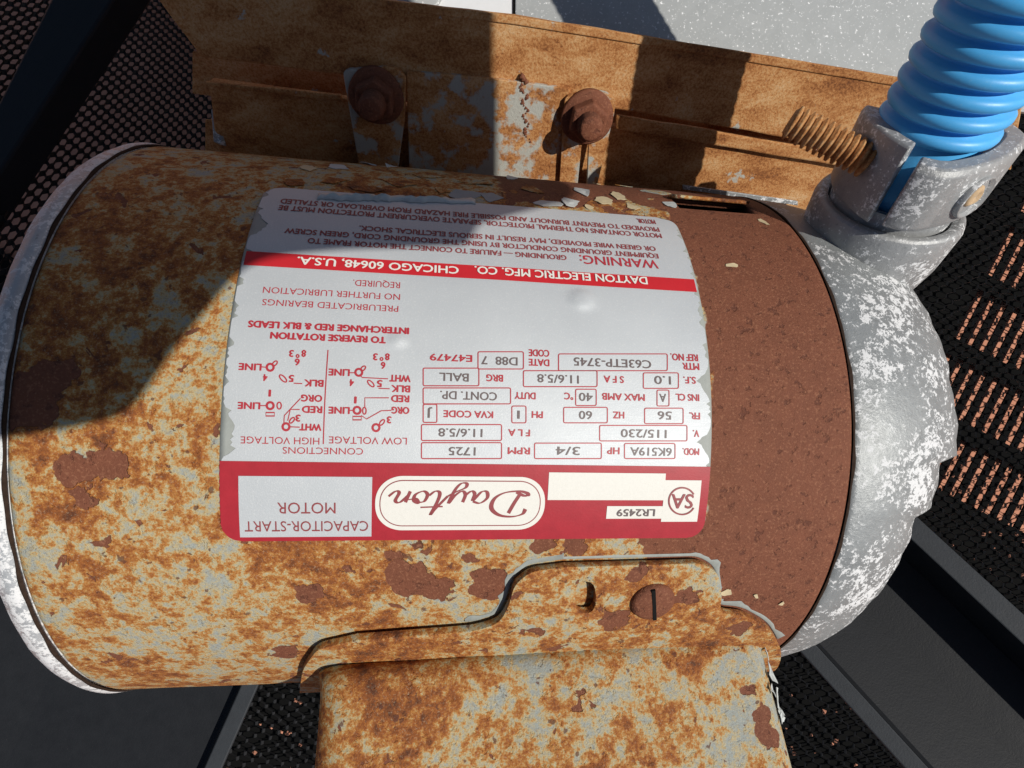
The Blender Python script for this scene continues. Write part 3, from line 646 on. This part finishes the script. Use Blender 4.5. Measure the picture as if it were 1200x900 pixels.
# ------------------------------------------------------------------ terminal box on the lower flank
def box_cover():
    out = [(352, 805), (357, 772), (374, 748), (420, 738), (555, 728), (584, 719), (595, 700), (601, 676), (620, 661), (660, 656), (818, 652), (836, 664), (840, 690), (838, 708), (868, 711), (898, 728), (912, 752), (905, 790)]
    pts2 = round_poly(out, [1, 8, 10, 1, 10, 10, 10, 10, 10, 1, 12, 8, 1, 8, 10, 12, 10, 1], 4)
    loop_ = [Vector(inv(u, v)) for u, v in pts2]
    # flange: curved sheet, filled from the outline, standing 1.6 mm off the shell; slot hole cut out
    bm = bmesh.new(); low = -1
    hole = [Vector(inv(u, v)) for u, v in [(683+12*math.copysign(abs(math.cos(q))**.8, math.cos(q)), 690+18*math.copysign(abs(math.sin(q))**.7, math.sin(q))) for q in [2*math.pi*k/16 for k in range(16)]]]
    es = []
    for lp in (loop_, hole):
        vs_ = [bm.verts.new((p.x, p.y, 0)) for p in lp]; es += [bm.edges.new((vs_[i], vs_[(i+1) % len(vs_)])) for i in range(len(vs_))]
    bmesh.ops.triangle_fill(bm, use_beauty=True, use_dissolve=False, edges=es)
    for f_ in [f_ for f_ in bm.faces if all((v_.co.xy-sum(hole, Vector((0, 0)))/len(hole)).length < 4.5 for v_ in f_.verts)]: bm.faces.remove(f_)
    for _ in range(3):
        lg = [e for e in bm.edges if e.calc_length() > 4.0]
        if lg: bmesh.ops.subdivide_edges(bm, edges=lg, cuts=1); bmesh.ops.triangulate(bm, faces=bm.faces)
    for v_ in bm.verts: v_.co = cyl(v_.co.x, v_.co.y, 2.6)*MM
    bmesh.ops.recalc_face_normals(bm, faces=bm.faces)
    me = bpy.data.meshes.new('cover_flange'); bm.to_mesh(me); bm.free(); me.materials.append(MAT['flange'])
    o = bpy.data.objects.new('cover_flange', me); COL.objects.link(o); o.parent = motor
    if sum(p.normal.z for p in me.polygons) < 0: me.flip_normals()
    for p in me.polygons: p.use_smooth = True
    m = o.modifiers.new('thick', 'SOLIDIFY'); m.thickness = 1.7*MM; m.offset = -1; m = o.modifiers.new('bev', 'BEVEL'); m.width = .4*MM; m.segments = 2; m.limit_method = 'ANGLE'; m.angle_limit = 1.0
    # grey paint ridge left on the shell around the flange
    V_, F_ = [], []; n = 0
    seq = [Vector(inv(u, v)) for u, v in pts2[20:-8]]; cen = Vector(inv(700, 760))
    for i, p in enumerate(seq):
        a, b = seq[max(0, i-1)], seq[min(len(seq)-1, i+1)]; t = (b-a).normalized(); nn = Vector((t.y, -t.x)); 
        if nn.dot(p-cen) < 0: nn = -nn
        wv = .35+random.uniform(0, .5)+1.3*max(0, math.sin(i*.9)*math.sin(i*.37+1)); V_ += [cyl(*(p+nn*.2), .1), cyl(*(p+nn*.45), .35), cyl(*(p+nn*(.5+wv)), .06)]
    for i in range(len(seq)-1):
        for k in range(2): F_.append([i*3+k, i*3+k+1, i*3+k+4, i*3+k+3])
    mesh_obj('paint_ridge', V_, F_, MAT['flake_grey'], motor, True)
    # the box: a pressed steel can rising out of the flange towards the lower flank
    sh = [(372, 764), (392, 752), (640, 748), (880, 742), (902, 756)]
    # section along the box: list of local points; face frame
    pL, pR = loc(pix(372, 772, 124.5)), loc(pix(906, 765, 142.5)); qL, qR = loc(pix(361, 905, 115.5)), loc(pix(941, 905, 132.5))
    outd = ((qL+qR)/2-(pL+pR)/2).normalized(); wid = (pR-pL).normalized(); wid = (wid-outd*wid.dot(outd)).normalized(); nf = wid.cross(outd)
    if nf.z < 0: nf = -nf
    rings = []; mid = (pL+pR)/2; hw = (pR-pL).length/2
    global BOXF; BOXF = (mid, wid, outd, nf, hw)
    for (t, inset, drop) in ((-3.5, 1.2, 9), (-2.2, -.3, 4.2), (-.8, -.4, 1.5), (1.2, .1, .2), (4, .4, -.1), (10, .3, 0), (18, 0, 0), (28, -.3, 0), (40, -.6, 0), (60, -1, 0)):
        h_ = hw-inset; ring = []
        xs = [(-1, -42)]; prof = []
        rr = 6.5
        prof.append((-h_, -42)); prof.append((-h_, -20))
        for k in range(7): a = math.pi-k*math.pi/12; prof.append((-h_+rr+rr*math.cos(a), -rr+rr*math.sin(a)))
        for k in range(1, 16): x = -h_+rr+(2*h_-2*rr)*k/16; prof.append((x, .35*math.sin(x*.09)+.2*math.sin(x*.2+t*.1)))
        for k in range(7): a = math.pi/2-k*math.pi/12; prof.append((h_-rr+rr*math.cos(a), -rr+rr*math.sin(a)))
        prof.append((h_, -20)); prof.append((h_, -42))
        rings.append([mid+wid*x+outd*t+nf*(z-drop) for x, z in prof])
    bx = loft('terminal_box', rings, MAT['cover'], motor, True, closed=True, cap=False)
    # screw with its slot in the flange
    c = P3(760, 694, 2.4); nn = Vector((0, c.y, c.z)).normalized()
    a, e1, e2 = frame(nn)
    scw = lathe('screw', c, nn, [(-1, 5.3), (.4, 5.3), (1.1, 5.0), (1.5, 4.2), (1.6, .02)], MAT['bare'], motor, 28)
    d1 = Vector((-.22, 1, 0)); d1 = (d1-nn*d1.dot(nn)).normalized(); d2 = nn.cross(d1); p0 = c+nn*1.12
    prism('screw_slot', [p0+d1*4.9*x+d2*.42*y for x, y in ((-1, -1), (1, -1), (1, 1), (-1, 1))], nn*.56, MAT['dark'], scw)
    fp = P3(683, 686, .4)
box_cover()
def bflake(x, t, z, wid_, hgt, lift, mat='flake'):
    mid, wd_, od, nf, hw = BOXF; n = 8; base = random.random()*6; c = mid+wd_*(hw+x)+od*t+nf*z; e = (wd_*.8-nf*.6).normalized(); V_ = [c+nf*lift*.2]
    for i in range(n):
        q = 2*math.pi*i/n; r_ = .8+.35*math.sin(3*q+base)+random.uniform(-.1, .1); V_.append(c+e*wid_*.5*math.cos(q)*r_+od*hgt*.5*math.sin(q)*r_+(nf+wd_*.6)*lift*max(0, math.cos(q+base)))
    o = mesh_obj('paint_flake', V_, [[0, 1+i, 1+(i+1) % n] for i in range(n)], MAT[mat], motor); m = o.modifiers.new('thick', 'SOLIDIFY'); m.thickness = .15*MM
for a in ((-1.4, 9, -1.4, 2.5, 6, .8), (-2.6, 12.5, -.7, 2.2, 3.5, .6), (-.9, 14.5, -2.2, 2, 6, .9), (-1.1, 3.5, -1.8, 1.5, 5, .4), (-.6, 17.5, -2.8, 1.6, 3, .8), (-1.2, 19, -1.6, 2, 3, .6)): bflake(*a)

# ------------------------------------------------------------------ mounting rail behind the motor
RP = pix(690, 140, 185); RN = Vector((.02, -.72, .69)).normalized()
rail = empty('mounting_rail', W(RP)); tag(rail, 'rusty slotted mounting rail running along behind the motor', 'rail')
def rail_poly(px, lift=0): return [on_plane(u, v, RP+RN*lift, RN)-RP for u, v in px]
def rplate(name, px, lift, th, mat, parent=None, bevel=.5): return prism(name, rail_poly(px, lift), RN*-th, mat, parent or rail, bevel)
edge = []
def wav(pts, am=.6):
    out = []
    for i in range(len(pts)-1):
        (a, b), (c, d) = pts[i], pts[i+1]; n = max(1, int(math.hypot(c-a, d-b)/25))
        for k in range(n): out.append((a+(c-a)*k/n+random.uniform(-am, am), b+(d-b)*k/n+random.uniform(-am, am)))
    out.append(pts[-1]); return out
up_top = wav([(150, -45), (440, 0), (603, 20), (780, 48), (1050, 92), (1200, 117)])
rplate('upper_flange', up_top+wav([(1185, 200), (930, 163), (722, 128), (480, 98), (235, 67), (170, -20)]), 0, 3.5, MAT['rail'], bevel=.6)
rplate('upper_lip', [(p[0], p[1]) for p in wav([(440, -1), (603, 19), (780, 46.5), (1050, 90), (1198, 115)])]+[(1196, 125), (1050, 101), (780, 57), (603, 29), (440, 9)], .5, .9, MAT['rail'], bevel=.3)
rplate('lower_flange', wav([(245, 95), (420, 118), (700, 146), (760, 152)])+wav([(980, 186), (1110, 204), (1085, 270), (930, 250), (720, 240), (520, 235), (262, 200)])+[(250, 150)], -5.5, 4, MAT['rail'], bevel=.8)
rplate('lower_lip', wav([(722, 135), (930, 169), (1010, 182)])+wav([(1010, 200), (930, 186), (722, 152)]), -3.0, 2.0, MAT['rail'], bevel=.6)
rplate('lower_lip', wav([(238, 96), (400, 112)])+wav([(400, 119), (250, 103)]), -3.0, 2.0, MAT['rail'], bevel=.6)
rplate('groove_wall', [(225, 60), (1150, 182), (1130, 235), (225, 110)], -20, 1, MAT['rail'])
rplate('side_web', [(240, 140), (1040, 225), (1000, 330), (240, 330)], -24, 1.2, MAT['rail'])
rplate('bright_edge', [(800, 217), (935, 236), (935, 241), (800, 222)], -2.0, .8, MAT['alu'], bevel=.2)
# base plates of the motor foot, clipped to the rail
rplate('foot_plate', round_poly([(476, 84), (560, 90), (668, 104), (672, 150), (662, 230), (480, 220)], [4, 1, 4, 2, 2, 2], 3), 1.6, 2.6, MAT['rail_grey'], bevel=.5)
tabl = rplate('clip_tab', round_poly([(401, 82), (462, 78), (476, 90), (474, 140), (464, 215), (424, 215)], [8, 12, 6, 2, 2, 2], 4), 2.6, 2.4, MAT['rail_grey'], bevel=.5)
tabr = rplate('clip_tab', round_poly([(662, 112), (708, 108), (722, 116), (720, 132), (698, 225), (688, 225), (690, 170), (682, 166), (676, 225), (655, 225)], [8, 10, 6, 3, 1, 1, 2, 2, 1, 1], 3), 3.4, 2.6, MAT['rail_grey'], bevel=.5)
# weld bead line
for k in range(26):
    f_ = k/25; u, v = 612+3*math.sin(k*1.1)+random.uniform(-2, 2)+6*f_, 90+f_*76; c = on_plane(u, v, RP+RN*1.45, RN)-RP; r_ = random.uniform(.35, 1.0)
    lathe('weld_bead', c, RN+Vector((random.uniform(-.5, .5), random.uniform(-.5, .5), 0)), [(-.6, r_), (.15, r_*.9), (.4, r_*.5), (.5, .02)], MAT['bare'], rail, 9, wob=.25)
# bolts: washer, hexagon nut, threaded stud
def bolt(u, v, lift, label, length=10.5):
    c = on_plane(u, v, RP+RN*lift, RN); root = empty('hex_bolt', W(c)); z = Vector((0, 0, 0))
    ax = (RN+Vector((.0, .0, .0))).normalized(); a, e1, e2 = frame(ax)
    w_ = lathe('washer', z, ax, [(0, 8.7), (.9, 8.7), (1.5, 8.2), (1.5, 3)], MAT['bare'], root, 36, wob=.02)
    hx = [[a*t+(e1*math.cos(q+.35)+e2*math.sin(q+.35))*r_ for q in [math.pi/3*k for k in range(6)]] for t, r_ in ((1.5, 6.6), (5.4, 6.6), (6.0, 5.9))]
    loft('nut', hx, MAT['bare'], root, False, bevel=.4)
    prof = []
    for k in range(int((length)/.62)): t = 5+k*.62; prof += [(t, 4.05), (t+.31, 3.55)]
    prof += [(5+length, 3.6), (5+length+.4, 2.9), (5+length+.4, .02)]
    lathe('stud', z, ax, prof, MAT['bare'], root, 28, wob=.012)
    tag(root, label, 'bolt', 'bolts through the rusty rail')
bolt(441, 112, 2.6, 'rusty bolt and nut on the rail in the shadow', 7)
bolt(688, 137, 3.4, 'rusty bolt and nut on the sunlit part of the rail', 6)
# small bright clip at the end of the rail
cl_o = pix(254, 152, 190)
cl = prism('bent_clip', [p-cl_o for p in (pix(247, 128, 188), pix(252, 128, 188), pix(263, 158, 192), pix(258, 168, 192), pix(250, 166, 192))], (2, 0, -5), MAT['clamp'], bevel=.3)
cl.location = W(cl_o); tag(cl, 'small bent silver clip at the end of the rusty rail', 'clip')

# ------------------------------------------------------------------ conduit connector and blue conduit (radial to the end bell)
KB = pix(1028, 262, 157); KT = pix(1200, -25, 112); KA = (KT-KB).normalized()
k1 = Vector((1, 0, 0)); k1 = (k1-KA*k1.dot(KA)).normalized(); k2 = KA.cross(k1)
if k2.z < 0: k2 = -k2                         # k2 faces the viewer, k1 to the right
clamp = empty('conduit_connector', W(KB)); tag(clamp, 'grey die-cast conduit connector clamped on the blue conduit', 'connector')
def kp(phi, r_, t): return k1*math.cos(phi)*r_+k2*math.sin(phi)*r_+KA*t
def arcband(name, p0, p1, prof, mat, parent, seg=28, closed_ring=False, rfun=None, bevel=.5):
    rings = []
    n = seg if closed_ring else seg+1
    for k in range(n):
        ph = math.radians(p0+(p1-p0)*k/seg); rings.append([kp(ph, r_*(rfun(ph) if rfun else 1), t) for t, r_ in prof])
    m_ = len(prof); V_ = [p for q in rings for p in q]; F_ = []
    for k in range(seg):
        k_2 = (k+1) % n
        for i in range(m_): F_.append([k*m_+i, k*m_+(i+1) % m_, k_2*m_+(i+1) % m_, k_2*m_+i])
    if not closed_ring: F_ += [list(range(m_)), list(range((n-1)*m_, n*m_))[::-1]]
    o = recalc(mesh_obj(name, V_, F_, mat, parent, True, bevel=bevel)); return smooth_by_angle(o, 40)
arcband('cup', 0, 360, [(-14, 14.8), (-14, 17.5), (-6, 19), (5, 19.4), (7.0, 18.8), (7.5, 17.6), (6.9, 16), (0, 14.8)], MAT['clamp'], clamp, 56, True)
arcband('strap', 134, 212, [(9.5, 13.2), (9.5, 16.4), (11, 17.2), (28, 17.2), (29.5, 16.6), (29.5, 13.2)], MAT['clamp'], clamp, 24, rfun=lambda p: 1+.16*max(0, 1-(math.degrees(p)-134)/34)**1.5)
arcband('neck', 0, 360, [(5, 13.9), (5, 15.3), (11, 15.3), (11, 13.9)], MAT['clamp'], clamp, 40, True, bevel=0)
sr_ = arcband('strap', -12, 125, [(11.0, 13.4), (11.0, 17.2), (12.5, 18.2), (26, 18.2), (27.5, 17.2), (27.5, 13.4)], MAT['clamp'], clamp, 20, rfun=lambda p: 1/max(abs(math.cos(p-1.03))**.55, .80)*.98)
# ear of the lit strap and the clamp screw
for px0, px1 in (((0, 0), (0, 0)),):
    pass
sc_a, sc_b = pix(925, 142, 139.5)-KB, pix(1016, 188, 137)-KB
ax = (sc_b-sc_a); L_ = ax.length; prof = [(0, .02), (0, 2.9)]
for k in range(int(L_/1.7)+1): prof += [(.3+k*1.7, 3.1), (.3+k*1.7+.45, 4.2), (.3+k*1.7+.95, 4.2), (.3+k*1.7+1.35, 3.1)]
lathe('clamp_screw', sc_a, ax, prof, MAT['rail'], clamp, 30)
ear_c = pix(1030, 150, 131)-KB
# screw head recess on the lit strap
hc = kp(math.radians(70), 18.3, 19); hn = (k1*math.cos(math.radians(62))+k2*math.sin(math.radians(62))).normalized()
hd = lathe('screw_recess', hc, hn, [(-2.0, 5.4), (.5, 5.4), (.7, 4.9), (-1.4, 4.2), (-1.6, .02)], MAT['clamp'], clamp, 30)
MAT['tan'] = flat('tan_corrosion', (.50, .36, .22), .85, 0, .2, .4, 1.0)
lathe('screw_head', hc+hn*-1.2+k1*.6, hn, [(-.6, 2.9), (.8, 2.7), (1.4, 1.7), (.5, 1.0), (.3, .02)], MAT['tan'], clamp, 16, wob=.08)

# blue corrugated conduit
def conduit():
    pitch = 4.5; prof = [(-6, 9), (-6, 12.6), (8, 12.6), (24, 12.6)]
    t = 27.0
    while t < 150:
        prof += [(t, 10.9), (t+.35, 11.0), (t+.6, 12.7), (t+1.1, 13.4), (t+1.9, 13.7), (t+2.8, 13.6), (t+3.5, 12.9), (t+3.9, 11.1)]; t += pitch
    rings = []; seg = 56
    for t, r_ in prof:
        bend = max(0, t-20)**2*.00075
        tl = max(0, t-20)*.0
        c = KA*t + k1*bend
        rings.append([c+k1*math.cos(q)*r_+k2*math.sin(q)*r_ for q in [2*math.pi*k/seg for k in range(seg)]])
    o = loft('blue_conduit', rings, MAT['blue'], None, True); o.location = W(KB); tag(o, 'bright blue corrugated plastic conduit rising out of the connector', 'conduit')
conduit()

# ------------------------------------------------------------------ unseen slab added beyond the frame, outlined to cast the shadow across the motor
def shade():
    e1 = Vector((0, 1, 0)).cross(SUN).normalized(); e2 = SUN.cross(e1); c = 112
    def sh(u, v, rail_=False):
        if rail_: p = on_plane(u, v, RP, RN)
        else: q = P3(u, v); p = C0+AX*q.x+UP*q.y+NM*q.z
        return (p.dot(e1), p.dot(e2))
    a, b = Vector(sh(578, 25, True)), Vector(sh(578, 195, True)); far = a+(a-b)*1.6; lo = b+(b-a)*.25; m_ = Vector(sh(560, 262))
    knee = [sh(u, v) for u, v in ((545, 288), (400, 293), (290, 303), (205, 410), (150, 488), (80, 503), (2, 515))]
    out = [tuple(far), tuple(a), tuple(lo), tuple(m_.lerp(lo, .75)+Vector((0, -6))), tuple(m_)]+knee+[(-60, knee[-1][1]-6), (-420, -60), (-420, 300), (far.x-60, 300)]
    out = round_poly(out, [2, 2, 8, 8]+[2]*3+[8, 2, 8]+[2]*20, 5)
    o0 = e1*-40+e2*60+SUN*c
    o = prism('shadow_blocker', [e1*a+e2*b+SUN*c-o0 for a, b in out], SUN*6, MAT['black'], None)
    o.location = W(o0); tag(o, 'dark slab added out of frame to cast the shadow over the motor and rail', 'shadow blocker')
shade()
